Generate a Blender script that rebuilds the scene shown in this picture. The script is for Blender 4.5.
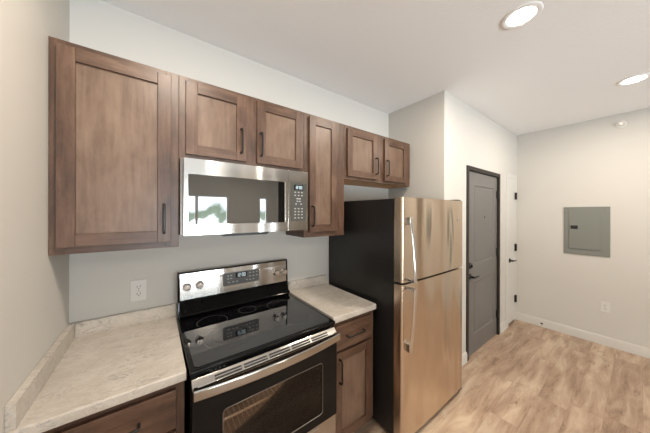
import bpy, bmesh, math, random
from mathutils import Vector, Matrix

S = bpy.context.scene
COL = S.collection
for o in list(bpy.data.objects):
    bpy.data.objects.remove(o)

# ------------------------------------------------------------------ camera
cam_d = bpy.data.cameras.new('camera')
cam_d.sensor_width = 36.0
cam_d.lens = 231.75 / 650 * 36
cam_d.shift_y = -3.2 / 650
cam_d.shift_x = -.58 / 650
cam_d.clip_start = 0.02
cam = bpy.data.objects.new('camera', cam_d)
COL.objects.link(cam)
cam.location = (0.3522, -1.7383, 1.5611)
cam.rotation_euler = (Matrix.Rotation(math.radians(-36.228), 3, 'Z') @ Matrix.Rotation(math.radians(89.936), 3, 'X') @ Matrix.Rotation(math.radians(.13), 3, 'Z')).to_euler()
S.camera = cam

# ------------------------------------------------------------------ exposure
S.view_settings.view_transform = 'Standard'
S.view_settings.look = 'None'
S.view_settings.gamma = 1
S.view_settings.use_curve_mapping = False
S.view_settings.exposure = -0.48

LAMP_W = 30.0
LAMP_COL = (1.0, 0.875, 0.73)
SKY_STRENGTH = 16.0

# ------------------------------------------------------------------ world
W = bpy.data.worlds.new('sky')
S.world = W
W.use_nodes = True
nt = W.node_tree
nt.nodes.clear()
wo = nt.nodes.new('ShaderNodeOutputWorld')
bg = nt.nodes.new('ShaderNodeBackground')
tc = nt.nodes.new('ShaderNodeTexCoord')
sep = nt.nodes.new('ShaderNodeSeparateXYZ')
nt.links.new(tc.outputs['Generated'], sep.inputs[0])
nz = nt.nodes.new('ShaderNodeTexNoise')
nz.inputs['Scale'].default_value = 14
nz.inputs['Detail'].default_value = 5
nt.links.new(tc.outputs['Generated'], nz.inputs['Vector'])
mad = nt.nodes.new('ShaderNodeMath')
mad.operation = 'MULTIPLY_ADD'
mad.inputs[1].default_value = 0.16
nt.links.new(nz.outputs['Fac'], mad.inputs[0])
nt.links.new(sep.outputs['Z'], mad.inputs[2])
rp = nt.nodes.new('ShaderNodeValToRGB')
e = rp.color_ramp.elements
e[0].position = 0.0
e[0].color = (2.6, 2.85, 3.1, 1)  # ground outside, made brighter than the sky to throw light onto the ceiling
e[1].position = 1.0
e[1].color = (0.40, 0.50, 0.66, 1)
for p, c in ((0.025, (2.2, 2.4, 2.6, 1)), (0.05, (0.16, 0.20, 0.16, 1)), (0.085, (0.12, 0.16, 0.12, 1)), (0.11, (0.70, 0.76, 0.82, 1)), (0.45, (0.55, 0.63, 0.72, 1))):
    n = e.new(p)
    n.color = c
nt.links.new(mad.outputs[0], rp.inputs[0])
nt.links.new(rp.outputs[0], bg.inputs['Color'])
bg.inputs['Strength'].default_value = SKY_STRENGTH
nt.links.new(bg.outputs[0], wo.inputs['Surface'])

# room dimensions
XF, YB, ZC = 4.657, -6.0, 2.711       # far wall, rear wall, ceiling
XL, XA, YD = -0.006, 2.528, -0.645               # side of the fridge alcove, wall with the doors
WINDOWS = ((0.25, 2.05, 0.45, 2.05), (2.93, 3.22, 0.45, 2.05))

for (x0, x1, z0, z1) in WINDOWS:      # sky portals in the window openings
    ld = bpy.data.lights.new('window_portal', 'AREA')
    ld.shape = 'RECTANGLE'
    ld.size = x1 - x0
    ld.size_y = z1 - z0
    ld.cycles.is_portal = True
    lo = bpy.data.objects.new('window_portal', ld)
    COL.objects.link(lo)
    lo.location = ((x0 + x1) / 2, YB - 0.02, (z0 + z1) / 2)
    lo.rotation_euler = (math.radians(90), 0, 0)

# ------------------------------------------------------------------ materials
def mat(name, color=(.5, .5, .5), rough=.5, metal=0., spec=.5, emit=None, es=0., aniso=0., coat=0.):
    m = bpy.data.materials.new(name)
    m.use_nodes = True
    b = m.node_tree.nodes['Principled BSDF']
    b.inputs['Base Color'].default_value = (*color, 1)
    b.inputs['Roughness'].default_value = rough
    b.inputs['Metallic'].default_value = metal
    b.inputs['Specular IOR Level'].default_value = spec
    b.inputs['Anisotropic'].default_value = aniso
    b.inputs['Coat Weight'].default_value = coat
    if emit:
        b.inputs['Emission Color'].default_value = (*emit, 1)
        b.inputs['Emission Strength'].default_value = es
    return m

def N(m, t, **kw):
    n = m.node_tree.nodes.new(t)
    for k, v in kw.items():
        if k in n.inputs:
            n.inputs[k].default_value = v
        else:
            setattr(n, k, v)
    return n

def L(m, a, b):
    m.node_tree.links.new(a, b)

def P(m):
    return m.node_tree.nodes['Principled BSDF']

def mapped(m, scale, coord='Object', rand=0.0):
    t = N(m, 'ShaderNodeTexCoord')
    mp = N(m, 'ShaderNodeMapping')
    mp.inputs['Scale'].default_value = scale
    L(m, t.outputs[coord], mp.inputs['Vector'])
    if rand:
        oi = N(m, 'ShaderNodeObjectInfo')
        mu = N(m, 'ShaderNodeMath', operation='MULTIPLY')
        mu.inputs[1].default_value = rand
        L(m, oi.outputs['Random'], mu.inputs[0])
        cb = N(m, 'ShaderNodeCombineXYZ')
        for i in range(3):
            L(m, mu.outputs[0], cb.inputs[i])
        L(m, cb.outputs[0], mp.inputs['Location'])
    return mp.outputs[0]

def ramp(m, fac, stops):
    r = N(m, 'ShaderNodeValToRGB')
    el = r.color_ramp.elements
    el[0].position, el[0].color = stops[0][0], (*stops[0][1], 1)
    el[1].position, el[1].color = stops[-1][0], (*stops[-1][1], 1)
    for p, c in stops[1:-1]:
        q = el.new(p)
        q.color = (*c, 1)
    L(m, fac, r.inputs[0])
    return r.outputs[0]

def mixc(m, fac, a, b, bt='MIX'):
    x = N(m, 'ShaderNodeMix', data_type='RGBA', blend_type=bt)
    for sock, v in ((x.inputs[0], fac), (x.inputs[6], a), (x.inputs[7], b)):
        if hasattr(v, 'links'):
            L(m, v, sock)
        elif isinstance(v, tuple):
            sock.default_value = (*v, 1)
        else:
            sock.default_value = v
    return x.outputs[2]

def noise(m, vec, scale, detail=4, rough=.55, dist=0.):
    n = N(m, 'ShaderNodeTexNoise', Scale=scale, Detail=detail, Roughness=rough, Distortion=dist)
    L(m, vec, n.inputs['Vector'])
    return n.outputs['Fac']

def bump(m, h, strength, dist=.01):
    b = N(m, 'ShaderNodeBump', Strength=strength, Distance=dist)
    L(m, h, b.inputs['Height'])
    L(m, b.outputs[0], P(m).inputs['Normal'])

def wood(name, grain, dark, mid, light, rough=.38, rand=13.):
    """stained maple: grain = 'z' or 'x' is the direction the fibres run"""
    m = mat(name, rough=rough, spec=.5)
    sc = (9, 9, .8) if grain == 'z' else (.8, 9, 9)
    v = mapped(m, sc, rand=rand)
    fine = noise(m, v, 5, 6, .62, .4)
    v2 = mapped(m, (3.2, 3.2, 1.6) if grain == 'z' else (1.6, 3.2, 3.2), rand=rand)
    blot = noise(m, v2, 2.6, 7, .66, .5)
    f = N(m, 'ShaderNodeMath', operation='MULTIPLY_ADD')
    f.inputs[1].default_value = .45
    L(m, fine, f.inputs[0])
    g = N(m, 'ShaderNodeMath', operation='MULTIPLY')
    g.inputs[1].default_value = .55
    L(m, blot, g.inputs[0])
    L(m, g.outputs[0], f.inputs[2])
    c = ramp(m, f.outputs[0], [(.32, dark), (.5, mid), (.68, light)])
    L(m, c, P(m).inputs['Base Color'])
    bump(m, fine, .06, .004)
    return m

WD, WM, WL = (.032, .015, .009), (.094, .049, .029), (.172, .100, .065)
M = {}
M['wood_v'] = wood('stained maple upright', 'z', WD, WM, WL)
M['wood_h'] = wood('stained maple crosswise', 'x', WD, WM, WL)
M['panel_wood'] = wood('stained maple panel', 'z', (.090, .052, .034), (.155, .096, .063), (.215, .142, .099))
M['raw_wood'] = wood('natural maple', 'x', (.58, .26, .075), (.68, .33, .11), (.76, .40, .15), .5)
M['cab_inside'] = mat('cabinet underside', (.10, .09, .085), .6)

def paint(name, col, scale=220, st=.12, rough=.75):
    m = mat(name, col, rough, spec=.25)
    v = mapped(m, (1, 1, 1), 'Object')
    n = noise(m, v, scale, 3, .6)
    bump(m, n, st, .002)
    return m

M['wall'] = paint('warm grey wall paint', (.57, .55, .51))
M['white_paint'] = paint('white door paint', (.68, .665, .64), 60, .02, .4)
M['base_paint'] = paint('white baseboard paint', (.60, .58, .54), 60, .02, .45)
M['closet_paint'] = paint('pale closet door paint', (.61, .595, .56), 60, .02, .45)
M['grey_door'] = paint('grey door paint', (.155, .147, .138), 60, .02, .38)
M['bronze'] = mat('dark bronze frame paint', (.022, .018, .015), .5, spec=.3)
mc = mat('textured ceiling paint', (.88, .88, .875), .9, spec=.2)
v = mapped(mc, (1, 1, 1), 'Object')
bump(mc, noise(mc, v, 38, 4, .7), .35, .006)
M['ceiling'] = mc

# floor planks
mf = mat('oak plank flooring', rough=.42, spec=.35)
tcf = N(mf, 'ShaderNodeTexCoord')
sf = N(mf, 'ShaderNodeSeparateXYZ')
L(mf, tcf.outputs['Object'], sf.inputs[0])
def mth(op, a, b=None, c=None):
    n = N(mf, 'ShaderNodeMath', operation=op)
    for i, q in enumerate((a, b, c)):
        if q is None:
            continue
        if hasattr(q, 'links'):
            L(mf, q, n.inputs[i])
        else:
            n.inputs[i].default_value = q
    return n.outputs[0]
ry = mth('DIVIDE', mth('ADD', sf.outputs['Y'], 1.213), .178)
row = mth('FLOOR', ry)
wn = N(mf, 'ShaderNodeTexWhiteNoise', noise_dimensions='1D')
L(mf, row, wn.inputs['W'])
px_ = mth('ADD', mth('DIVIDE', mth('SUBTRACT', sf.outputs['X'], 3.19), 1.22), mth('MULTIPLY', wn.outputs['Value'], 1.0))
pid = mth('FLOOR', px_)
cid = N(mf, 'ShaderNodeCombineXYZ')
L(mf, pid, cid.inputs[0])
L(mf, row, cid.inputs[1])
wn2 = N(mf, 'ShaderNodeTexWhiteNoise', noise_dimensions='3D')
L(mf, cid.outputs[0], wn2.inputs['Vector'])
off = N(mf, 'ShaderNodeVectorMath', operation='SCALE')
L(mf, wn2.outputs['Color'], off.inputs[0])
off.inputs['Scale'].default_value = 40
add = N(mf, 'ShaderNodeVectorMath', operation='ADD')
L(mf, tcf.outputs['Object'], add.inputs[0])
L(mf, off.outputs[0], add.inputs[1])
def stretched(sc):
    mp = N(mf, 'ShaderNodeMapping')
    mp.inputs['Scale'].default_value = sc
    L(mf, add.outputs[0], mp.inputs['Vector'])
    return mp.outputs[0]
g1 = noise(mf, stretched((1.0, 5.2, 1)), 1.9, 7, .66, .55)
g2 = noise(mf, stretched((3, 40, 1)), 3, 5, .6, .5)
g3 = noise(mf, stretched((2.0, 8, 1)), 2.0, 5, .62, .9)
c1 = ramp(mf, g1, [(.32, (.20, .132, .092)), (.44, (.37, .265, .195)), (.54, (.475, .365, .275)), (.67, (.60, .505, .395))])
c2 = mixc(mf, .22, c1, ramp(mf, g2, [(.3, (.28, .20, .14)), (.7, (.54, .44, .34))]))
c3 = mixc(mf, ramp(mf, g3, [(.60, (0, 0, 0)), (.74, (.8, .8, .8))]), c2, (.17, .105, .068))
tone = ramp(mf, wn2.outputs['Value'], [(0, (.80, .75, .71)), (.5, (.95, .91, .88)), (1, (1.06, 1.04, 1.0))])
c4 = mixc(mf, 1.0, c3, tone, 'MULTIPLY')
fy = mth('FRACT', ry)
fx = mth('FRACT', px_)
ey = mth('MINIMUM', fy, mth('SUBTRACT', 1, fy))
ex = mth('MULTIPLY', mth('MINIMUM', fx, mth('SUBTRACT', 1, fx)), 6.85)
seam = mth('LESS_THAN', mth('MINIMUM', ey, ex), .008)
c5 = mixc(mf, mth('MULTIPLY', seam, .25), c4, (.12, .08, .055))
L(mf, c5, P(mf).inputs['Base Color'])
bump(mf, g2, .05, .003)
M['floor'] = mf

# laminate counter
ml = mat('pale stone laminate', rough=.38, spec=.4)
v = mapped(ml, (1, 1, 1), 'Object')
vv = mapped(ml, (10, 22, 10), 'Object')
def veins(scale, dist, width, seed):
    mp = mapped(ml, (3.6 + seed, 10, 10), 'Object')
    n = noise(ml, mp, scale, 5, .68, dist)
    a_ = N(ml, 'ShaderNodeMath', operation='SUBTRACT')
    a_.inputs[1].default_value = .5
    L(ml, n, a_.inputs[0])
    b_ = N(ml, 'ShaderNodeMath', operation='ABSOLUTE')
    L(ml, a_.outputs[0], b_.inputs[0])
    return ramp(ml, b_.outputs[0], [(0, (1, 1, 1)), (width, (0, 0, 0))])
cl = noise(ml, v, 7, 4, .6, .5)
mask = ramp(ml, noise(ml, v, 9, 3, .6), [(.42, (0, 0, 0)), (.6, (1, 1, 1))])
cb_ = ramp(ml, cl, [(.3, (.44, .395, .34)), (.7, (.54, .495, .44))])
v1 = mixc(ml, 1.0, veins(1.5, 1.0, .022, 0), mask, 'MULTIPLY')
cc = mixc(ml, mixc(ml, 1.0, v1, (.75, .75, .75), 'MULTIPLY'), cb_, (.20, .19, .18))
v3 = mixc(ml, 1.0, veins(2.0, 1.4, .04, 2), (.25, .25, .25), 'MULTIPLY')
cc = mixc(ml, v3, cc, (.72, .715, .70))
L(ml, cc, P(ml).inputs['Base Color'])
M['laminate'] = ml

def steel(name, col, rough, wav, aniso=.75, vmap=(2.6, 2.6, .15), depth=.03):
    m = mat(name, col, rough, 1.0, aniso=aniso)
    P(m).inputs['Anisotropic Rotation'].default_value = .25
    t = N(m, 'ShaderNodeTangent', direction_type='RADIAL', axis='Z')
    L(m, t.outputs[0], P(m).inputs['Tangent'])
    v = mapped(m, (3, 3, 90), 'Object')
    n = noise(m, v, 2, 2, .5)
    mr = N(m, 'ShaderNodeMapRange')
    mr.inputs['To Min'].default_value = rough * .9
    mr.inputs['To Max'].default_value = rough * 1.15
    L(m, n, mr.inputs[0])
    L(m, mr.outputs[0], P(m).inputs['Roughness'])
    v2 = mapped(m, vmap, 'Object')
    n2 = noise(m, v2, 3.2, 0, .4)
    bump(m, n2, wav, depth)
    return m

M['steel'] = steel('brushed stainless steel', (.47, .45, .42), .15, .14)
M['fridge_steel'] = steel('brushed stainless refrigerator door', (.68, .565, .45), .21, .42, .9, (2.0, 2.0, .45), .12)  # tan reflection of the warm room is mixed into the steel colour
M['chrome'] = mat('satin steel', (.70, .68, .65), .16, 1.0)
M['black_gloss'] = mat('black enamel', (.005, .005, .005), .07, spec=.2)
M['black_glass'] = mat('black ceramic glass', (.004, .004, .005), .03, spec=.5)
P(M['black_glass']).inputs['IOR'].default_value = 2.3
M['black_side'] = mat('black painted cabinet side', (.012, .012, .012), .30, spec=.5)
M['black_plastic'] = mat('black plastic', (.012, .012, .012), .4)
M['black_metal'] = mat('black metal', (.014, .013, .013), .35, .3)
M['ring'] = mat('burner ring print', (.10, .10, .10), .25)
M['mw_glass'] = mat('dark microwave glass', (.03, .031, .030), .03, spec=.9, coat=1.0)
P(M['mw_glass']).inputs['Coat IOR'].default_value = 2.1
P(M['mw_glass']).inputs['Coat Roughness'].default_value = .02
M['panel_grey'] = mat('charcoal control panel', (.060, .060, .055), .30)
M['mw_body'] = mat('grey painted steel', (.16, .14, .125), .35, .6)
M['panel_slate'] = mat('grey control panel', (.085, .085, .085), .3)
M['legend'] = mat('pale button print', (.42, .42, .40), .5)
M['lcd'] = mat('black display', (.004, .005, .006), .1)
M['digits'] = mat('lit display digits', (.6, .75, .8), .5, emit=(.75, .92, 1.0), es=.45)
M['dull_trim'] = mat('dull window edging', (.20, .18, .16), .45, .8)
M['elec'] = mat('grey green enamel', (.185, .195, .175), .42)
M['plastic_white'] = mat('white plastic', (.64, .625, .59), .35)
M['slot'] = mat('dark slot', (.02, .02, .02), .6)
M['trim_white'] = mat('white trim ring', (.82, .82, .81), .4)
M['lens'] = mat('lit lamp lens', (.9, .9, .9), .4, emit=(1, .93, .84), es=7)
M['cavity'] = mat('brown grey oven enamel', (.42, .33, .27), .5)
M['rack'] = mat('oven rack wire', (.75, .70, .62), .3, .8)
M['gasket'] = mat('black gasket', (.008, .008, .008), .6)

def clear(name, tint, refl):
    m = bpy.data.materials.new(name)
    m.use_nodes = True
    m.node_tree.nodes.clear()
    out = N(m, 'ShaderNodeOutputMaterial')
    tr = N(m, 'ShaderNodeBsdfTransparent')
    tr.inputs[0].default_value = (*tint, 1)
    gl = N(m, 'ShaderNodeBsdfGlossy', Roughness=.04)
    fr = N(m, 'ShaderNodeFresnel', IOR=refl)
    mx = N(m, 'ShaderNodeMixShader')
    L(m, fr.outputs[0], mx.inputs[0])
    L(m, tr.outputs[0], mx.inputs[1])
    L(m, gl.outputs[0], mx.inputs[2])
    L(m, mx.outputs[0], out.inputs[0])
    return m
M['pane'] = clear('window glass', (.97, .98, .98), 1.35)
M['oven_glass'] = clear('smoked oven glass', (.70, .62, .55), 1.45)

# ------------------------------------------------------------------ mesh builder
class MB:
    def __init__(self):
        self.bm = bmesh.new()

    def _merge(self, b, mi=0):
        off = len(self.bm.verts)
        vs = [self.bm.verts.new(v.co) for v in b.verts]
        b.verts.index_update()
        for f in b.faces:
            try:
                nf = self.bm.faces.new([vs[v.index] for v in f.verts])
                nf.material_index = mi
            except ValueError:
                pass
        b.free()
        return self

    def box(self, x0, x1, y0, y1, z0, z1, bev=0., seg=2, mi=0):
        b = bmesh.new()
        bmesh.ops.create_cube(b, size=1)
        for v in b.verts:
            v.co = Vector(((x0 + x1) / 2 + v.co.x * (x1 - x0), (y0 + y1) / 2 + v.co.y * (y1 - y0), (z0 + z1) / 2 + v.co.z * (z1 - z0)))
        if bev:
            bmesh.ops.bevel(b, geom=list(b.edges), offset=bev, segments=seg, affect='EDGES', profile=.5)
        return self._merge(b, mi)

    def prism(self, pts, axis, a0, a1, bev=0., seg=2, mi=0):
        """pts: closed outline in the two other axes (in x,y,z order)"""
        b = bmesh.new()
        def mk(p, a):
            q = list(p)
            q.insert('xyz'.index(axis), a)
            return b.verts.new(q)
        A = [mk(p, a0) for p in pts]
        B = [mk(p, a1) for p in pts]
        n = len(pts)
        b.faces.new(A)
        b.faces.new(B[::-1])
        for i in range(n):
            b.faces.new((A[i], B[i], B[(i + 1) % n], A[(i + 1) % n]))
        bmesh.ops.recalc_face_normals(b, faces=b.faces)
        if bev:
            bmesh.ops.bevel(b, geom=list(b.edges), offset=bev, segments=seg, affect='EDGES', profile=.5)
        return self._merge(b, mi)

    def lathe(self, prof, p0, d, n=32, mi=0):
        """prof: (radius, height) along direction d from p0"""
        d = Vector(d).normalized()
        u = d.orthogonal().normalized()
        w = d.cross(u)
        p0 = Vector(p0)
        b = bmesh.new()
        rings = []
        for r, h in prof:
            if r < 1e-6:
                rings.append([b.verts.new(p0 + d * h)])
            else:
                rings.append([b.verts.new(p0 + d * h + (u * math.cos(2 * math.pi * i / n) + w * math.sin(2 * math.pi * i / n)) * r) for i in range(n)])
        for a, c in zip(rings, rings[1:]):
            for i in range(n):
                j = (i + 1) % n
                if len(a) == 1 and len(c) == 1:
                    continue
                if len(a) == 1:
                    b.faces.new((a[0], c[i], c[j]))
                elif len(c) == 1:
                    b.faces.new((a[i], a[j], c[0]))
                else:
                    b.faces.new((a[i], a[j], c[j], c[i]))
        bmesh.ops.recalc_face_normals(b, faces=b.faces)
        return self._merge(b, mi)

    def cyl(self, p0, p1, r, n=24, mi=0):
        d = Vector(p1) - Vector(p0)
        return self.lathe([(0, 0), (r, 0), (r, d.length), (0, d.length)], p0, d, n, mi)

    def sweep(self, path, section, mi=0, closed=False, up=(0, 0, 1)):
        """section: closed outline of (side, up) offsets; path list of points; one section, or one per point"""
        b = bmesh.new()
        path = [Vector(p) for p in path]
        up = Vector(up)
        rings = []
        n = len(path)
        for i, p in enumerate(path):
            if closed:
                t = path[(i + 1) % n] - path[i - 1]
            else:
                t = path[min(i + 1, n - 1)] - path[max(i - 1, 0)]
            t.normalize()
            s = t.cross(up)
            if s.length < 1e-4:
                s = t.cross(Vector((0, 1, 0)))
            s.normalize()
            w = s.cross(t)
            sc = section[i] if isinstance(section[0], list) else section
            rings.append([b.verts.new(p + s * a + w * c) for a, c in sc])
        k = len(rings[0])
        for i in range(n if closed else n - 1):
            A, B = rings[i], rings[(i + 1) % n]
            for j in range(k):
                b.faces.new((A[j], A[(j + 1) % k], B[(j + 1) % k], B[j]))
        if not closed:
            b.faces.new(rings[0])
            b.faces.new(rings[-1][::-1])
        bmesh.ops.recalc_face_normals(b, faces=b.faces)
        return self._merge(b, mi)

    def tube(self, path, r, n=10, closed=False, up=(0, 0, 1), mi=0):
        sec = [(r * math.cos(2 * math.pi * i / n), r * math.sin(2 * math.pi * i / n)) for i in range(n)]
        return self.sweep(path, sec, mi, closed, up)

    def build(self, name, m, parent=None, rot=None, origin=None):
        """one mesh object. Coordinates were given in world space; origin is the world place of the thing."""
        org = Vector(origin) if origin is not None else (Vector(parent['_o']) if parent is not None and '_o' in parent else Vector((0, 0, 0)))
        me = bpy.data.meshes.new(name)
        bmesh.ops.translate(self.bm, verts=self.bm.verts, vec=-org)
        bmesh.ops.recalc_face_normals(self.bm, faces=self.bm.faces)
        self.bm.to_mesh(me)
        self.bm.free()
        for q in (m if isinstance(m, (list, tuple)) else [m]):
            me.materials.append(q)
        for p in me.polygons:
            p.use_smooth = True
        me.set_sharp_from_angle(angle=math.radians(40))
        o = bpy.data.objects.new(name, me)
        COL.objects.link(o)
        w = o.modifiers.new('normals', 'WEIGHTED_NORMAL')
        w.keep_sharp = True
        if parent is not None:
            o.parent = parent
            if '_o' in parent:
                o['_o'] = parent['_o']
        else:
            o.location = org
            o['_o'] = org
        return o

def tag(o, label, cat, group=None):
    o['label'] = label
    o['category'] = cat
    if group:
        o['group'] = group
    return o

def thing(name, loc, label, cat, group=None, kind=None):
    o = bpy.data.objects.new(name, None)
    o.empty_display_size = .05
    COL.objects.link(o)
    o.location = loc
    o['_o'] = Vector(loc)
    if kind:
        o['kind'] = kind
    tag(o, label, cat, group)
    return o

def struct(o, label=None, cat=None):
    o['kind'] = 'structure'
    if label:
        tag(o, label, cat)
    return o

def rrect(x0, x1, z0, z1, r, k=6):
    pts = []
    for cx, cz, a0 in ((x1 - r, z1 - r, 0), (x0 + r, z1 - r, 90), (x0 + r, z0 + r, 180), (x1 - r, z0 + r, 270)):
        for i in range(k + 1):
            a = math.radians(a0 + 90 * i / k)
            pts.append((cx + r * math.cos(a), cz + r * math.sin(a)))
    return pts

# ------------------------------------------------------------------ the room
T = .12
struct(MB().box(-T, XF + T, YB - T, T, -T, 0).build('floor', M['floor']), 'pale oak plank floor running from the fridge to the far wall', 'floor')
struct(MB().box(-T, XF + T, YB - T, T, ZC, ZC + T).build('ceiling', M['ceiling']), 'white textured ceiling with two lit recessed lights', 'ceiling')
struct(MB().box(-T, XL, YB - T, T, 0, ZC).build('wall_left', M['wall']), 'warm grey wall at the left beside the counter', 'wall')
struct(MB().box(XL, XA, 0, T, 0, ZC).build('wall_kitchen', M['wall']), 'grey wall behind the wall cabinets and the stove', 'wall')
struct(MB().box(XF, XF + T, YB - T, T, 0, ZC).build('wall_far', M['wall']), 'beige grey far wall that carries the electrical panel', 'wall')

# wall with the two doors, with the returns of the fridge alcove
D1 = (2.99, 3.947, 2.069)
D2 = (4.255, 4.575, 2.060)
YW = YD + T
mb = MB()
mb.box(XA, D1[0], YD, T, 0, ZC)
mb.box(D1[1], D2[0], YD, YW, 0, ZC)
mb.box(D2[1], XF, YD, YW, 0, ZC)
mb.box(D1[0], D1[1], YD, YW, D1[2], ZC)
mb.box(D2[0], D2[1], YD, YW, D2[2], ZC)
mb.box(D1[0], XF, YW + .02, YW + .05, 0, ZC)
struct(mb.build('wall_doors', M['wall']), 'grey wall holding the grey entry door and the white closet door', 'wall')

mb = MB()
xs = [XL] + [q for w in WINDOWS for q in w[:2]] + [XF]
for i in range(0, len(xs), 2):
    mb.box(xs[i], xs[i + 1], YB - T, YB, 0, ZC)
for (x0, x1, z0, z1) in WINDOWS:
    mb.box(x0, x1, YB - T, YB, 0, z0)
    mb.box(x0, x1, YB - T, YB, z1, ZC)
struct(mb.build('wall_rear', M['wall']), 'wall behind the viewer with two windows', 'wall')

for i, (x0, x1, z0, z1) in enumerate(WINDOWS):
    y0, y1 = YB - .09, YB - .03
    w = thing('window_%d' % (i + 1), ((x0 + x1) / 2, YB - .06, z0), ('wide', 'narrow')[i] + ' window in the rear wall', 'window', kind='structure')
    mb = MB()
    f = .05
    mb.box(x0, x0 + f, y0, y1, z0, z1)
    mb.box(x1 - f, x1, y0, y1, z0, z1)
    mb.box(x0 + f, x1 - f, y0, y1, z0, z0 + f)
    mb.box(x0 + f, x1 - f, y0, y1, z1 - f, z1)
    if i == 0:
        mb.box(1.20, 1.27, y0, y1, z0 + f, z1 - f)
    mb.build('window_frame', M['white_paint'], w)
    MB().box(x0 + f, x1 - f, YB - .062, YB - .058, z0 + f, z1 - f).build('pane', M['pane'], w)

BH = .105
mb = MB()
prof = [(XF, 0), (XF - .014, 0), (XF - .014, BH - .025), (XF - .007, BH), (XF, BH)]
mb.prism(prof, 'y', YB, YD)
struct(mb.build('baseboard_far', M['base_paint']), 'white baseboard along the far wall', 'baseboard')
mb = MB()
for a, c in ((XA, D1[0]), (D1[1], D2[0] - .0)):
    mb.prism([(YD, 0), (YD - .014, 0), (YD - .014, BH - .025), (YD - .007, BH), (YD, BH)], 'x', a, c)
struct(mb.build('baseboard_doors', M['base_paint']), 'white baseboard beside the two doors', 'baseboard')

# grey entry door
d = thing('door_1', (D1[0] + .05, YD, 0), 'grey two panel entry door in a dark bronze frame beside the fridge', 'door', kind='structure')
F = .045
mb = MB()
for a, c, z0, z1 in ((D1[0], D1[0] + F, 0, D1[2]), (D1[1] - F, D1[1], 0, D1[2]), (D1[0] + F, D1[1] - F, D1[2] - F, D1[2])):
    mb.box(a, c, YD - .012, YW - .002, z0, z1, .003, 1)
mb.build('door_frame', M['bronze'], d)
xl, xr, zt = D1[0] + F + .003, D1[1] - F - .003, D1[2] - F - .003
yf = YD + .012

def panel_leaf(mb, xl, xr, zb, zt, yf, th, panels, dip=.008, bw=.03):
    """a leaf with sunken moulded panels; panels: (x0, x1, z0, z1)"""
    b = mb.bm
    xs = sorted({xl, xr, *[q for p in panels for q in p[:2]]})
    zs = sorted({zb, zt, *[q for p in panels for q in p[2:]]})
    cache = {}
    def V(x, y, z):
        k = (round(x, 5), round(y, 5), round(z, 5))
        if k not in cache:
            cache[k] = b.verts.new((x, y, z))
        return cache[k]
    for i in range(len(xs) - 1):
        for j in range(len(zs) - 1):
            a, c, e_, g = xs[i], xs[i + 1], zs[j], zs[j + 1]
            hit = any(p[0] <= a + 1e-6 and c <= p[1] + 1e-6 and p[2] <= e_ + 1e-6 and g <= p[3] + 1e-6 for p in panels)
            if not hit:
                b.faces.new((V(a, yf, e_), V(c, yf, e_), V(c, yf, g), V(a, yf, g)))
                continue
            loops = [(0, 0), (bw * .3, dip), (bw * .7, dip), (bw, dip * .25)]
            prev = None
            for ins, dy in loops:
                ring = [V(a + ins, yf + dy, e_ + ins), V(c - ins, yf + dy, e_ + ins), V(c - ins, yf + dy, g - ins), V(a + ins, yf + dy, g - ins)]
                if prev:
                    for q in range(4):
                        b.faces.new((prev[q], prev[(q + 1) % 4], ring[(q + 1) % 4], ring[q]))
                prev = ring
            b.faces.new(prev)
    mb.box(xl, xr, yf + .012, yf + th, zb, zt)
    for (p, q) in (((xl, zb), (xr, zb)), ((xr, zb), (xr, zt)), ((xr, zt), (xl, zt)), ((xl, zt), (xl, zb))):
        b.faces.new([b.verts.new((p[0], yf, p[1])), b.verts.new((q[0], yf, q[1])), b.verts.new((q[0], yf + .012, q[1])), b.verts.new((p[0], yf + .012, p[1]))])
    return mb

leaf = panel_leaf(MB(), xl, xr, .008, zt, yf, .042, [(3.215, 3.80, 1.0, 1.875), (3.215, 3.80, .215, .80)]).build('door_leaf', M['grey_door'], d)

def lever(parent, x, z, y, dirx, ln=.115):
    mb = MB()
    mb.lathe([(0, 0), (.031, 0), (.031, .006), (.026, .011), (.012, .012), (.011, .045), (0, .045)], (x, y, z), (0, -1, 0), 28)
    pts = [(x, y - .048, z), (x + dirx * .02, y - .052, z + .001), (x + dirx * .06, y - .053, z + .002), (x + dirx * ln, y - .046, z - .004)]
    sec = [(.0095 * math.cos(a * math.pi / 6), .0065 * math.sin(a * math.pi / 6)) for a in range(12)]
    mb.sweep(pts, sec)
    return mb.build('lever_handle', M['black_metal'], parent)

lever(d, xl + .07, .872, yf, 1)
mb = MB()
mb.lathe([(0, 0), (.033, 0), (.033, .008), (.027, .014), (0, .014)], (xl + .07, yf, .99), (0, -1, 0), 28)
mb.box(xl + .066, xl + .074, yf - .03, yf - .013, .976, 1.004, .002, 1)
mb.build('deadbolt', M['black_metal'], d)
mb = MB()
mb.lathe([(0, 0), (.011, 0), (.011, .003), (.006, .004), (0, .0035)], (3.505, yf, 1.518), (0, -1, 0), 20)
mb.build('peephole', M['black_metal'], d)
for z in (1.80, 1.07, .27):
    mb = MB()
    mb.cyl((xr + .001, yf - .018, z - .05), (xr + .001, yf - .018, z + .05), .008, 14)
    mb.box(xr - .022, xr + .003, yf - .014, yf, z - .05, z + .05)
    mb.build('hinge', M['black_metal'], d)

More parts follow.
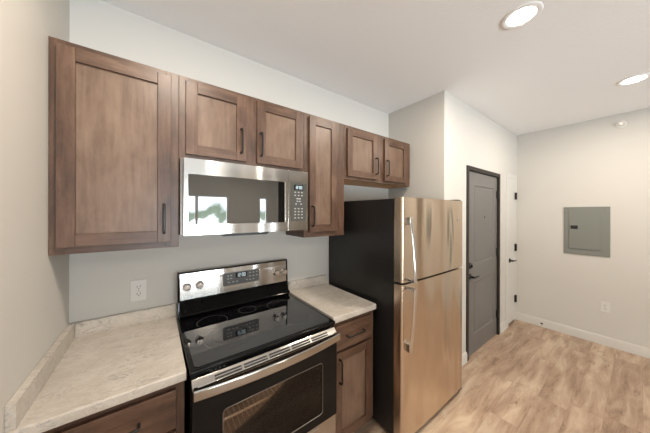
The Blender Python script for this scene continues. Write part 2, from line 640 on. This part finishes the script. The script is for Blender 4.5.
# white closet door
d = thing('door_2', (D2[0], YD, 0), 'narrow white closet door with black hinges in the corner by the far wall', 'door', kind='structure')
mb = MB()
cw = .058
mb.box(D2[0] - cw, D2[0] + .012, YD - .006, YD + .0, 0, D2[2] + cw, .003, 1)
mb.box(D2[1] - .012, D2[1] + cw, YD - .006, YD + .0, 0, D2[2] + cw, .003, 1)
mb.box(D2[0] + .012, D2[1] - .012, YD - .006, YD + .0, D2[2] - .012, D2[2] + cw, .003, 1)
mb.build('door_frame', M['closet_paint'], d)
panel_leaf(MB(), D2[0] + .0125, D2[1] - .0125, .028, D2[2] - .0125, YD - .003, .035, [(D2[0] + .075, D2[1] - .075, 1.0, 1.92), (D2[0] + .075, D2[1] - .075, .2, .82)], .003, .018).build('door_leaf', M['closet_paint'], d)
lever(d, 4.335, .905, YD - .003, 1, .11)
for z in (1.812, 1.07, .329):
    mb = MB()
    mb.cyl((D2[1] - .016, YD - .020, z - .05), (D2[1] - .016, YD - .020, z + .05), .009, 14)
    mb.box(D2[1] - .038, D2[1] + .004, YD - .016, YD - .006, z - .05, z + .05)
    mb.build('hinge', M['black_metal'], d)

# ------------------------------------------------------------------ cabinets
def pull(x0, z0, x1, z1, y, parent):
    """black bar pull between two points on a door face"""
    a, c = Vector((x0, y, z0)), Vector((x1, y, z1))
    t = (c - a).normalized()
    o_ = Vector((0, -1, 0))
    r = .012
    path = [a, a + o_ * .018, a + o_ * .027 + t * .003, a + o_ * .03 + t * r, c + o_ * .03 - t * r, c + o_ * .027 - t * .003, c + o_ * .018, c]
    sec = [(.0052 * sx, .0052 * sy) for sx, sy in ((1, .5), (.5, 1), (-.5, 1), (-1, .5), (-1, -.5), (-.5, -1), (.5, -1), (1, -.5))]
    up = (1, 0, 0) if abs(t.z) > .5 else (0, 0, 1)
    return MB().sweep(path, sec, up=up).build('handle', M['black_metal'], parent)

def shaker(root, x0, x1, z0, z1, yb, name='door', fw=.056, th=.020):
    mb = MB()
    y0 = yb - th
    mb.box(x0, x0 + fw, y0, yb, z0, z1, .0016, 1)
    mb.box(x1 - fw, x1, y0, yb, z0, z1, .0016, 1)
    mb.box(x0 + fw, x1 - fw, y0 + .0004, yb, z0, z0 + fw, .0012, 1, mi=1)
    mb.box(x0 + fw, x1 - fw, y0 + .0004, yb, z1 - fw, z1, .0012, 1, mi=1)
    dr = mb.build(name, [M['wood_v'], M['wood_h']], root)
    MB().box(x0 + fw - .004, x1 - fw + .004, y0 + .012, yb - .002, z0 + fw - .004, z1 - fw + .004).build('door_panel', M['panel_wood'], dr)
    return dr

def face_frame(root, x0, x1, z0, z1, y0, y1, stiles, rails):
    mb = MB()
    for a, c in stiles:
        mb.box(a, c, y0, y1, z0, z1, .001, 1)
    st = sorted(stiles)
    for (a, c) in zip(st, st[1:]):
        for r0, r1 in rails:
            mb.box(a[1], c[0], y0 + .0004, y1, r0, r1, .0008, 1, mi=1)
    return mb.build('face_frame', [M['wood_v'], M['wood_h']], root)

YU, YUF = -.2725, -.2917        # back and front of the wall cabinets' face frames
ZT = 2.2896

def wall_cabinet(x0, x1, zb, doors, label, bottom='cab_inside', stile=.045, mids=(), rstile=None):
    root = thing('wall_cabinet', ((x0 + x1) / 2, 0, zb), label, 'cabinet', 'stained maple wall cabinets')
    mb = MB()
    t = .015
    mb.box(x0, x0 + t, YU, -.0005, zb, ZT)
    mb.box(x1 - t, x1, YU, -.0005, zb, ZT)
    mb.box(x0 + t, x1 - t, YU, -.0005, ZT - t, ZT, mi=1)
    mb.box(x0 + t, x1 - t, -.008, -.0005, zb, ZT - t)
    mb.build('carcass', [M['wood_v'], M['wood_h']], root)
    lift = .0005 if bottom == 'raw_wood' else .012
    MB().box(x0 + t, x1 - t, YU, -.008, zb + lift, zb + lift + .015).build('bottom_panel', M[bottom], root)
    face_frame(root, x0, x1, zb, ZT, YUF, YU, [(x0, x0 + stile), *mids, (x1 - (rstile or stile), x1)], [(zb, zb + .045), (ZT - .045, ZT)])
    for (a, c, z0, z1, hx) in doors:
        dr = shaker(root, a, c, z0, z1, YUF)
        pull(hx, z0 + .047, hx, z0 + .189, YUF - .020, dr)
    return root

wall_cabinet(XL + .0005, .4495, 1.382, [(.019, .415, 1.413, 2.262, .386)], 'tall single door wall cabinet in the left corner above the counter', rstile=.055)
wall_cabinet(.4505, 1.2155, 1.846, [(.480, .797, 1.874, 2.266, .766), (.866, 1.197, 1.874, 2.27, .888)],
             'short two door wall cabinet directly above the microwave', mids=[(.78, .882)])
wall_cabinet(1.2175, 1.600, 1.382, [(1.254, 1.512, 1.42, 2.27, 1.275)], 'narrow tall wall cabinet right of the microwave', stile=.05, rstile=.105)
wall_cabinet(1.6015, 2.508, 1.842, [(1.624, 1.985, 1.866, 2.264, 1.962), (2.088, 2.436, 1.866, 2.264, 2.112)],
             'wide two door wall cabinet above the fridge', 'raw_wood', mids=[(1.965, 2.105)], rstile=.09)

def base_cabinet(x0, x1, label, dx0, dx1, hx, yf):
    root = thing('base_cabinet', ((x0 + x1) / 2, -.3, 0), label, 'cabinet', 'stained maple base cabinets')
    yb_ = -.0005
    zt = .8755
    mb = MB()
    t = .015
    for a, c in ((x0, x0 + t), (x1 - t, x1)):
        mb.prism([(yf + .019, .10), (yf + .019, zt), (yb_, zt), (yb_, 0), (yf + .075, 0), (yf + .075, .10)], 'x', a, c)
    mb.box(x0 + t, x1 - t, yf + .019, yb_, .10, .115, mi=1)
    mb.box(x0 + t, x1 - t, -.008, yb_, .115, zt)
    mb.box(x0 + t, x1 - t, yf + .075, yf + .09, 0, .10, mi=1)
    mb.box(x0 + t, x1 - t, yf + .019, yf + .10, zt - .015, zt, mi=1)
    mb.build('carcass', [M['wood_v'], M['wood_h']], root)
    face_frame(root, x0, x1, .10, zt, yf, yf + .019, [(x0, x0 + .055), (x1 - .055, x1)], [(.10, .135), (.66, .71), (zt - .04, zt)])
    mb = MB()
    mb.box(dx0, dx1, yf - .020, yf, .695, .848, .003, 2)
    dw = mb.build('drawer', M['wood_h'], root)
    xm = (dx0 + dx1) / 2
    pull(xm - .073, .772, xm + .073, .772, yf - .020, dw)
    dr = shaker(root, dx0, dx1, .112, .676, yf)
    pull(hx, .495, hx, .64, yf - .020, dr)
    return root

base_cabinet(XL + .0005, .4495, 'corner base cabinet under the left counter with a drawer on top', .040, .420, .39, -.612)
base_cabinet(1.2395, 1.617, 'narrow base cabinet between the stove and the fridge', 1.256, 1.580, 1.285, -.596)

# ------------------------------------------------------------------ worktops
def slab(mb, x0, x1, y0):
    b = bmesh.new()
    y1, z0, z1 = -.0005, .876, .914
    prof = [(y1, z0), (y1, z1), (y0 + .006, z1), (y0 + .002, z1 - .003), (y0, z1 - .008), (y0, z0 + .003), (y0 + .003, z0)]
    mb.prism(prof, 'x', x0, x1)
    return mb

w = thing('countertop', (.22, -.31, .876), 'left laminate countertop with splash strips, in the corner beside the stove', 'countertop')
slab(MB(), XL + .0005, .4535, -.640).build('slab', M['laminate'], w)
MB().box(.0180, .4535, -.0195, -.0005, .9142, .992, .002, 2).build('backsplash', M['laminate'], w)
MB().box(XL + .0005, .0170, -.637, -.0005, .9142, .992, .002, 2).build('side_splash', M['laminate'], w)
w = thing('countertop', (1.42, -.31, .876), 'small right laminate countertop between the stove and the fridge', 'countertop')
slab(MB(), 1.236, 1.622, -.619).build('slab', M['laminate'], w)
MB().box(1.236, 1.622, -.0195, -.0005, .9142, .992, .002, 2).build('backsplash', M['laminate'], w)

# ------------------------------------------------------------------ seven segment digits
SEG = {'0': 'abcdef', '1': 'bc', '2': 'abged', '3': 'abgcd', '4': 'fgbc', '5': 'afgcd', '6': 'afgedc', '7': 'abc', '8': 'abcdefg', '9': 'abcfgd'}
def digits(mb, text, x, z, w, h, y, th):
    for ch in text:
        if ch == ':':
            for q in (.3, .7):
                mb.box(x, x + th, y - .0006, y, z + h * q - th / 2, z + h * q + th / 2)
            x += th * 2.4
            continue
        for s in SEG[ch]:
            if s in 'agd':
                zz = z + {'a': h - th, 'g': (h - th) / 2, 'd': 0}[s]
                mb.box(x, x + w, y - .0006, y, zz, zz + th)
            else:
                xx = x + (w - th if s in 'bc' else 0)
                z0 = z + (h / 2 if s in 'bf' else 0)
                mb.box(xx, xx + th, y - .0006, y, z0, z0 + h / 2)
        x += w + th * 1.4

# ------------------------------------------------------------------ stove
RX0, RX1 = .464, 1.208
st = thing('stove', ((RX0 + RX1) / 2, -.33, 0), 'stainless and black electric stove between the two counters', 'stove')
mb = MB()
mb.box(RX0, RX1, -.648, -.03, .055, .904)
mb.bm.faces.ensure_lookup_table()
body_faces = [f for f in mb.bm.faces if all(abs(v.co.y + .648) < 1e-4 for v in f.verts)]
bmesh.ops.delete(mb.bm, geom=body_faces, context='FACES')
# front of the body with the oven mouth open behind the glass, and the cavity
ox0, ox1, oz0, oz1 = .545, 1.137, .43, .78
for a, c, z0, z1 in ((RX0, ox0, .055, .904), (ox1, RX1, .055, .904), (ox0, ox1, .055, oz0), (ox0, ox1, oz1, .904)):
    mb.box(a, c, -.648, -.640, z0, z1)
mb.build('body', M['black_gloss'], st)
mb = MB()
vs = [mb.bm.verts.new((x, y, z)) for x in (ox0, ox1) for y in (-.641, -.16) for z in (oz0, oz1)]
for q in ((2, 3, 7, 6), (0, 1, 3, 2), (4, 6, 7, 5), (0, 2, 6, 4), (1, 5, 7, 3)):
    mb.bm.faces.new([vs[i] for i in q])
mb.build('oven_cavity', M['cavity'], st)
for z in (.505, .635):
    mb = MB()
    mb.tube([(ox0 + .004, -.63, z), (ox1 - .004, -.63, z), (ox1 - .004, -.18, z), (ox0 + .004, -.18, z)], .0035, 6, True)
    for i in range(1, 24):
        x = ox0 + .004 + (ox1 - ox0 - .008) * i / 24
        mb.tube([(x, -.63, z), (x, -.18, z)], .0016, 5)
    for y in (-.48, -.33):
        mb.tube([(ox0 + .004, y, z - .004), (ox1 - .004, y, z - .004)], .0025, 5)
    mb.build('oven_rack', M['rack'], st)
for x in (RX0 + .04, RX1 - .04):
    for y in (-.60, -.08):
        mb = MB()
        mb.lathe([(0, 0), (.018, 0), (.018, .008), (.008, .012), (.008, .056), (0, .056)], (x, y, 0), (0, 0, 1), 16)
        mb.build('foot', M['black_plastic'], st)
# cooktop
mb = MB()
mb.box(RX0 - .003, RX1 + .003, -.672, -.055, .904, .922, .006, 3)
ck = mb.build('cooktop', M['black_gloss'], st)
mb = MB()
mb.prism(rrect(RX0 + .016, RX1 - .016, -.652, -.125, .02), 'z', .9221, .9236)
gp = mb.build('glass_plate', M['black_glass'], ck)
def flat_ring(mb, x, y, z, r, w=.0016, n=64):
    for r_ in (r,):
        A = [mb.bm.verts.new((x + (r_) * math.cos(2 * math.pi * i / n), y + r_ * math.sin(2 * math.pi * i / n), z)) for i in range(n)]
        B = [mb.bm.verts.new((x + (r_ - w) * math.cos(2 * math.pi * i / n), y + (r_ - w) * math.sin(2 * math.pi * i / n), z)) for i in range(n)]
        for i in range(n):
            mb.bm.faces.new((A[i], A[(i + 1) % n], B[(i + 1) % n], B[i]))
for x, y, rr in ((.625, -.245, (.082,)), (.66, -.475, (.118, .078)), (1.05, -.245, (.082,)), (1.035, -.475, (.105,)), (.845, -.20, (.055,))):
    mb = MB()
    for r in rr:
        flat_ring(mb, x, y, .92385, r)
    mb.build('burner_ring', M['ring'], ck)
# backguard
yb0 = -.03
mb = MB()
prof = [(yb0, .904), (yb0, 1.188), (-.052, 1.188), (-.060, 1.183), (-.068, 1.020), (-.056, 1.012), (-.078, .985), (-.112, .960), (-.126, .956), (-.132, .948), (-.128, .938), (-.110, .930), (-.100, .9225), (-.06, .9225)]
mb.prism(prof, 'x', RX0 + .012, RX1 - .012)
bgp = [(yb0, .904), (yb0, 1.190), (-.054, 1.190), (-.063, 1.184), (-.072, 1.012), (-.078, .97), (-.085, .9225)]
mb.prism(bgp, 'x', RX0 + .000, RX0 + .011, .002, 2)
mb.prism(bgp, 'x', RX1 - .011, RX1, .002, 2)
bgd = mb.build('backguard', M['black_gloss'], st)
def yface(z):  # front of the stainless control panel
    return -.0622 - (1.183 - z) / (1.183 - 1.020) * .008
x0, x1 = RX0 + .012, RX1 - .012
mb = MB()
mb.prism([(-.058, 1.021), (-.058, 1.183), (yface(1.183), 1.183), (yface(1.021), 1.021)], 'x', x0, x1, .0012, 1)
cp = mb.build('control_panel', M['steel'], bgd)
mb = MB()
mb.prism(rrect(.724, .972, 1.064, 1.150, .012), 'y', -.0715, -.0640)
mb.build('display_panel', M['panel_slate'], bgd)
mb = MB()
mb.box(.805, .882, -.0722, -.0714, 1.110, 1.145, .0003, 1)
mb.build('display', M['lcd'], bgd)
mb = MB()
digits(mb, '12:00', .813, 1.1155, .0105, .024, -.0722, .0026)
mb.build('display_digits', M['digits'], bgd)
for x, z in ((.905, 1.132), (.930, 1.132), (.955, 1.134), (.905, 1.107), (.930, 1.107), (.955, 1.108), (.882, 1.085), (.905, 1.083), (.93, 1.083), (.755, 1.13), (.775, 1.13), (.755, 1.11), (.775, 1.11), (.76, 1.085), (.79, 1.085), (.815, 1.085)):
    MB().box(x - .006, x + .006, -.0721, -.0714, z - .0028, z + .0028).build('button', M['legend'], bgd)
for x, z in ((.513, 1.099), (.583, 1.101), (1.108, 1.100), (1.176, 1.099)):
    mb = MB()
    y = yface(z)
    mb.lathe([(0, 0), (.0235, 0), (.0235, .004), (.0195, .007), (.0180, .024), (.0165, .027), (0, .0275)], (x, y, z), (0, -1, 0), 32)
    mb.box(x - .0045, x + .0045, y - .036, y - .02, z - .017, z + .017, .002, 2)
    mb.build('knob', M['chrome'], bgd)
# vent strip under the cooktop, oven door, drawer
mb = MB()
mb.box(RX0, RX1, -.664, -.648, .887, .9035, .002, 1)
for i in range(4):
    pass
vs_ = mb.build('vent_strip', M['black_gloss'], st)
mb = MB()
for i in range(4):
    mb.box(.535 + i * .017, .546 + i * .017, -.6648, -.6638, .892, .899)
mb.build('vent_slot', M['slot'], vs_)
mb = MB()
dy0, dy1 = -.690, -.650
wx0, wx1, wz0, wz1 = .580, 1.104, .442, .728
# glass front with a rounded window opening
def holed(mb, out, inn, y0, y1):
    b = mb.bm
    n = len(inn)
    def ringv(pts, y):
        return [b.verts.new((p[0], y, p[1])) for p in pts]
    for y in (y0, y1):
        pass
    O0, O1, I0, I1 = ringv(out, y0), ringv(out, y1), ringv(inn, y0), ringv(inn, y1)
    for A, B in ((O0, I0), (I1, O1), (O1, O0), (I0, I1)):
        for i in range(n):
            j = (i + 1) % n
            b.faces.new((A[i], A[j], B[j], B[i]))
holed(mb, rrect(RX0 + .004, RX1 - .004, .392, .850, .004), rrect(wx0, wx1, wz0, wz1, .018), dy0, dy1)
od = mb.build('oven_door', M['black_gloss'], st)
mb = MB()
mb.prism(rrect(wx0 - .002, wx1 + .002, wz0 - .002, wz1 + .002, .018), 'y', dy0 + .002, dy0 + .006)
mb.build('oven_window', M['oven_glass'], od)
mb = MB()
rr_ = [(p[0], dy0 - .0004, p[1]) for p in rrect(wx0 + .001, wx1 - .001, wz0 + .001, wz1 - .001, .018)]
mb.tube(rr_, .0018, 6, True, up=(0, 1, 0))
mb.build('window_trim', M['dull_trim'], od)
# stainless top of the door with long slots
mb = MB()
prof = [(-.650, .850), (dy0 - .001, .850), (dy0 - .001, .862), (-.664, .886), (-.650, .886)]
mb.prism(prof, 'x', RX0 + .003, RX1 - .003, .0015, 1)
mb.build('door_trim', M['steel'], od)
sl = Vector((0, -.664 - dy0 + .001, .024)).normalized()
nn = Vector((0, -sl.z, sl.y))
def on_slope(x, t, h):
    p = Vector((x, dy0 - .001, .862)) + sl * t * .036 + nn * h
    return p
mb = MB()
span = (.545, 1.150)
k = 5
for i in range(k):
    a = span[0] + (span[1] - span[0]) * i / k + .006
    c = span[0] + (span[1] - span[0]) * (i + 1) / k - .006
    for t0, t1 in ((.14, .33), (.47, .66)):
        q = [on_slope(a, t0, .0016), on_slope(c, t0, .0016), on_slope(c, t1, .0016), on_slope(a, t1, .0016)]
        q2 = [on_slope(a, t0, -.001), on_slope(c, t0, -.001), on_slope(c, t1, -.001), on_slope(a, t1, -.001)]
        A = [mb.bm.verts.new(p) for p in q]
        B = [mb.bm.verts.new(p) for p in q2]
        mb.bm.faces.new(A)
        mb.bm.faces.new(B[::-1])
        for u in range(4):
            mb.bm.faces.new((A[u], B[u], B[(u + 1) % 4], A[(u + 1) % 4]))
mb.build('door_vent', M['slot'], od)
# bowed flat handle
mb = MB()
path = []
secs = []
n = 24
for i in range(n + 1):
    u = i / n
    x = RX0 + .006 + (RX1 - RX0 - .012) * u
    y = -.716 - .022 * math.sin(math.pi * u) ** .8
    z = .852 - .006 * math.sin(math.pi * u)
    path.append((x, y, z))
sec = [(.0065 * a, .021 * c) for a, c in ((-.6, -1), (.4, -1), (.9, -.85), (1, -.6), (1, .6), (.9, .85), (.4, 1), (-.6, 1), (-1, .8), (-1, -.8))]
mb.sweep(path, sec)
for x in (RX0 + .014, RX1 - .014):
    mb.box(x - .009, x + .009, -.712, -.689, .836, .868, .003, 2)
mb.build('door_handle', M['steel'], od)
mb = MB()
mb.box(RX0 + .004, RX1 - .004, -.684, -.650, .105, .384, .004, 2)
mb.box(.60, 1.08, -.6865, -.683, .352, .372, .001, 1)
mb.build('storage_drawer', M['steel'], st)
st.rotation_euler.z = math.radians(0.6)
st.location.x -= .002

# ------------------------------------------------------------------ microwave
MX0, MX1, MZ0, MZ1, MY = .466, 1.207, 1.443, 1.8445, -.365
mw = thing('microwave', ((MX0 + MX1) / 2, -.18, MZ0), 'stainless over the range microwave mounted under the short cabinet', 'microwave')
MB().box(.4525, MX1 + .004, -.330, -.001, MZ0, MZ1, .003, 2).build('body', M['mw_body'], mw)
DX = 1.052
mb = MB()
holed(mb, rrect(MX0 + .001, DX, MZ0 + .001, MZ1 - .002, .004), rrect(.486, 1.022, 1.500, 1.763, .006), MY, -.3305)
dr = mb.build('door', M['steel'], mw)
MB().box(.484, 1.024, MY + .003, MY + .012, 1.498, 1.765).build('window', M['mw_glass'], dr)
mb = MB()
mb.box(.985, 1.021, MY + .0015, MY + .004, 1.502, 1.761)
mb.build('black_end_strip', M['black_gloss'], dr)  # flat black strip over the right end of the window
mb = MB()
prof = [(1.018, MY), (1.019, MY - .016), (1.024, MY - .021), (1.040, MY - .021), (1.047, MY - .014), (1.049, MY)]
mb.prism(prof, 'z', 1.502, 1.761, .0015, 2)
mb.build('handle', M['steel'], dr)
mb = MB()
mb.box(DX + .0015, MX1 - .001, MY, -.3305, MZ0 + .001, MZ1 - .002, .002, 2)
cpn = mb.build('control_panel', M['steel'], mw)
mb = MB()
mb.prism(rrect(1.074, 1.189, 1.508, 1.764, .004), 'y', MY - .0015, MY + .001)
mb.build('keypad', M['panel_grey'], cpn)
MB().box(1.096, 1.166, MY - .0022, MY - .0014, 1.716, 1.750, .0003, 1).build('display', M['lcd'], cpn)
mb = MB()
digits(mb, '12:00', 1.104, 1.7225, .0095, .021, MY - .0022, .0024)
mb.build('display_digits', M['digits'], cpn)
mb = MB()
rows = [(1.700, (1.105, 1.131, 1.157)), (1.679, (1.105, 1.131, 1.157)), (1.657, (1.120, 1.131, 1.142)), (1.640, (1.122, 1.140)), (1.622, (1.112, 1.150)), (1.590, (1.105, 1.131, 1.157)), (1.570, (1.105, 1.131, 1.157)), (1.550, (1.105, 1.131, 1.157)), (1.528, (1.105, 1.131, 1.157))]
for z, xs_ in rows:
    for x in xs_:
        MB().box(x - .006, x + .006, MY - .0021, MY - .0014, z - .0035, z + .0035).build('button', M['legend'], cpn)
mb = MB()
mb.prism([(.655, MZ0), (.665, 1.426), (.925, 1.426), (.945, MZ0)], 'y', -.325, -.18)
mb.build('vent_grille', M['black_plastic'], mw)

# ------------------------------------------------------------------ refrigerator
FX0, FX1, FZ = 1.655, 2.521, 1.668
fr = thing('refrigerator', ((FX0 + FX1) / 2, -.4, 0), 'stainless top freezer refrigerator with black sides in the alcove', 'refrigerator')
mb = MB()
mb.box(FX0 + .004, FX1 - .004, -.735, -.006, .035, FZ - .006, .006, 2)
mb.build('body', M['black_side'], fr)
mb = MB()
mb.box(FX0 + .010, FX1 - .010, -.746, -.735, .05, FZ - .012)
mb.build('gasket', M['gasket'], fr)
yF, yB = -.8186, -.746
def fridge_door(z0, z1, name):
    # plan outline: gently crowned front, rolled edges
    pts = [(FX0, yB), (FX0, yF + .022)]
    for i in range(1, 6):
        a = math.radians(180 + 90 * i / 6)
        pts.append((FX0 + .016 + .016 * math.cos(a), yF + .016 + .006 + .022 * math.sin(a) * .73))
    for i in range(13):
        u = i / 12
        x = FX0 + .016 + (FX1 - FX0 - .032) * u
        pts.append((x, yF + .006 * (2 * u - 1) ** 2))
    for i in range(1, 6):
        a = math.radians(270 + 90 * i / 6)
        pts.append((FX1 - .016 + .016 * math.cos(a), yF + .016 + .006 + .022 * math.sin(a) * .73))
    pts += [(FX1, yF + .022), (FX1, yB)]
    mb = MB()
    mb.prism(pts, 'z', z0, z1)
    return mb.build(name, M['fridge_steel'], fr)
fz = fridge_door(1.100, FZ, 'freezer_door')
fd = fridge_door(.046, 1.086, 'fridge_door')
def bow(name, z0, y0, z1, y1, parent, foot_z):
    mb = MB()
    x = 1.702
    n = 14
    path, secs = [], []
    for i in range(n + 1):
        u = i / n
        y = y0 + (y1 - y0) * (1 - (1 - u) ** 1.9)
        z = z0 + (z1 - z0) * u
        w = .019 - .004 * u
        path.append((x - .004 * u, y, z))
        secs.append([(w * math.cos(a * math.pi / 6) , .0075 * math.sin(a * math.pi / 6)) for a in range(12)])
    mb.sweep(path, secs, up=(0, -1, 0))
    s = 1 if z1 > z0 else -1
    f0, f1 = sorted((z0 - s * .012, z0 + s * .042))
    mb.box(x - .019, x + .019, y0 - .008, yF + .006, f0, f1, .005, 3)
    f0, f1 = sorted((z1 + s * .003, z1 - s * .016))
    mb.box(x - .015, x + .009, y1 - .004, yF + .004, f0, f1, .003, 2)
    return mb.build(name, M['chrome'], parent)
bow('handle', 1.524, -.843, 1.115, -.880, fz, 1)
bow('handle', .662, -.843, 1.070, -.880, fd, 1)
mb = MB()
mb.lathe([(0, 0), (.014, 0), (.014, .002), (.011, .0035), (0, .0035)], (2.432, yF + .0035, 1.508), (0, -1, 0), 28)
mb.build('badge', M['chrome'], fz)
mb = MB()
mb.box(FX0 + .02, FX1 - .02, -.738, -.70, .018, .0445, .002, 1)
mb.build('kick_grille', M['black_plastic'], fr)
for x in (FX0 + .05, FX1 - .04):
    for y in (-.715, -.08):
        mb = MB()
        mb.lathe([(0, 0), (.022, 0), (.022, .012), (.010, .018), (.010, .04), (0, .04)], (x, y, 0), (0, 0, 1), 18)
        mb.build('foot', M['black_plastic'], fr)
mb = MB()
mb.box(FX1 - .075, FX1 - .012, -.80, -.66, FZ, FZ + .012, .003, 2)
mb.build('hinge_cover', M['black_plastic'], fr)
mb = MB()
mb.box(FX1 - .07, FX1 - .012, -.812, -.70, .030, .0455, .002, 1)
mb.build('hinge_bracket', M['black_plastic'], fr)

# ------------------------------------------------------------------ things on the walls
def outlet(loc, rot, label):
    """built facing -y at the origin, then turned"""
    r = thing('outlet', loc, label, 'outlet')
    r['_o'] = Vector((0, 0, 0))
    MB().prism(rrect(-.037, .037, -.06, .06, .005), 'y', -.006, 0, .0015, 2).build('cover_plate', M['plastic_white'], r)
    for z in (.021, -.021):
        mb = MB()
        mb.prism(rrect(-.0165, .0165, z - .0145, z + .0145, .009), 'y', -.0085, -.005)
        s = mb.build('socket', M['plastic_white'], r)
        mb = MB()
        mb.box(-.0085, -.0055, -.0088, -.008, z - .002, z + .007)
        mb.box(.0055, .0085, -.0088, -.008, z - .002, z + .007)
        mb.lathe([(0, 0), (.0028, 0), (.0028, .0006), (0, .0006)], (0, -.0082, z - .008), (0, -1, 0), 12)
        mb.build('slots', M['slot'], s)
    MB().lathe([(0, 0), (.003, 0), (.002, .001), (0, .0012)], (0, -.006, 0), (0, -1, 0), 12).build('screw', M['chrome'], r)
    r.rotation_euler.z = rot
    return r
outlet((.2725, -.0002, 1.1075), 0, 'white outlet above the left countertop')
outlet((XF - .0002, -1.484, .453), math.radians(-90), 'white outlet low on the far wall below the electrical panel')

ep = thing('electrical_panel', (XF, -1.328, 1.048), 'grey green electrical panel set flush in the far wall', 'electrical panel')
def far_rect(mb, y0, y1, z0, z1, x0, x1, bev=0., mi=0):
    mb.box(x0, x1, min(y0, y1), max(y0, y1), z0, z1, bev, 2, mi)
mb = MB()
far_rect(mb, -1.136, -1.52, 1.048, 1.645, XF - .012, XF, .004)
mb.build('cover', M['elec'], ep)
mb = MB()
far_rect(mb, -1.185, -1.448, 1.118, 1.618, XF - .021, XF - .0118, .003)
dr = mb.build('panel_door', M['elec'], ep)
mb = MB()
far_rect(mb, -1.20, -1.262, 1.368, 1.412, XF - .026, XF - .0208, .002)
mb.build('latch', M['black_plastic'], dr)
for y, z in ((-1.158, 1.60), (-1.498, 1.60), (-1.158, 1.09), (-1.498, 1.09)):
    mb = MB()
    mb.lathe([(0, 0), (.006, 0), (.005, .002), (0, .003)], (XF - .012, y, z), (-1, 0, 0), 14)
    mb.build('screw', M['chrome'], ep)

sp = thing('sprinkler', (XF, -1.596, 2.585), 'small round white sprinkler cover high on the far wall under the ceiling', 'sprinkler')
mb = MB()
mb.lathe([(0, 0), (.042, 0), (.042, .004), (.036, .010), (.026, .010), (.024, .003), (0, .003)], (XF, -1.596, 2.585), (-1, 0, 0), 32)
mb.build('escutcheon', M['plastic_white'], sp)
mb = MB()
mb.lathe([(0, 0), (.010, 0), (.010, .022), (.006, .03), (.006, .04), (.016, .041), (.016, .043), (0, .043)], (XF - .003, -1.596, 2.585), (-1, 0, 0), 20)
mb.build('sprinkler_head', M['chrome'], sp)

ds = thing('door_stop', (XF - .014, -.925, .045), 'small black door stop on the baseboard of the far wall', 'door stop')
MB().lathe([(0, 0), (.013, 0), (.013, .004), (.005, .006), (.005, .055), (0, .055)], (XF - .014, -.925, .045), (-1, 0, 0), 16).build('stem', M['black_metal'], ds)
MB().lathe([(0, 0), (.009, 0), (.011, .004), (.011, .014), (.008, .018), (0, .018)], (XF - .069, -.925, .045), (-1, 0, 0), 16).build('bumper', M['plastic_white'], ds)

# ------------------------------------------------------------------ recessed lights
def ceiling_light(x, y, label):
    r = thing('ceiling_light', (x, y, ZC), label, 'ceiling light', 'recessed ceiling lights')
    mb = MB()
    mb.lathe([(.095, 0), (.095, .003), (.090, .006), (.078, .007), (.069, .004), (.069, 0)], (x, y, ZC), (0, 0, -1), 48)
    mb.build('trim_ring', M['trim_white'], r)
    mb = MB()
    mb.lathe([(0, 0), (.069, 0), (.069, .003), (0, .0035)], (x, y, ZC), (0, 0, -1), 40)
    mb.build('lens', M['lens'], r)
    ld = bpy.data.lights.new('lamp', 'AREA')
    ld.shape = 'DISK'
    ld.size = .13
    ld.energy = LAMP_W
    ld.color = LAMP_COL
    lo = bpy.data.objects.new('lamp', ld)
    COL.objects.link(lo)
    lo.parent = r
    lo.location = (0, 0, -.006)
    return r
ceiling_light(2.068, -1.320, 'lit recessed ceiling light nearer the fridge, the larger of the two in view')
ceiling_light(3.655, -1.695, 'lit recessed ceiling light nearer the far wall and its electrical panel')
ceiling_light(.48, -1.19, 'lit recessed ceiling light above the left countertop, out of the picture')
ceiling_light(1.3, -4.1, 'added unseen ceiling light behind the viewer on the left')  # unseen lamp, added to light the room from behind
ceiling_light(2.4, -4.6, 'added unseen ceiling light behind the viewer on the right')  # unseen lamp, added; shifted left so the far wall gets less light

for o in list(bpy.data.objects):
    if '_o' in o:
        del o['_o']
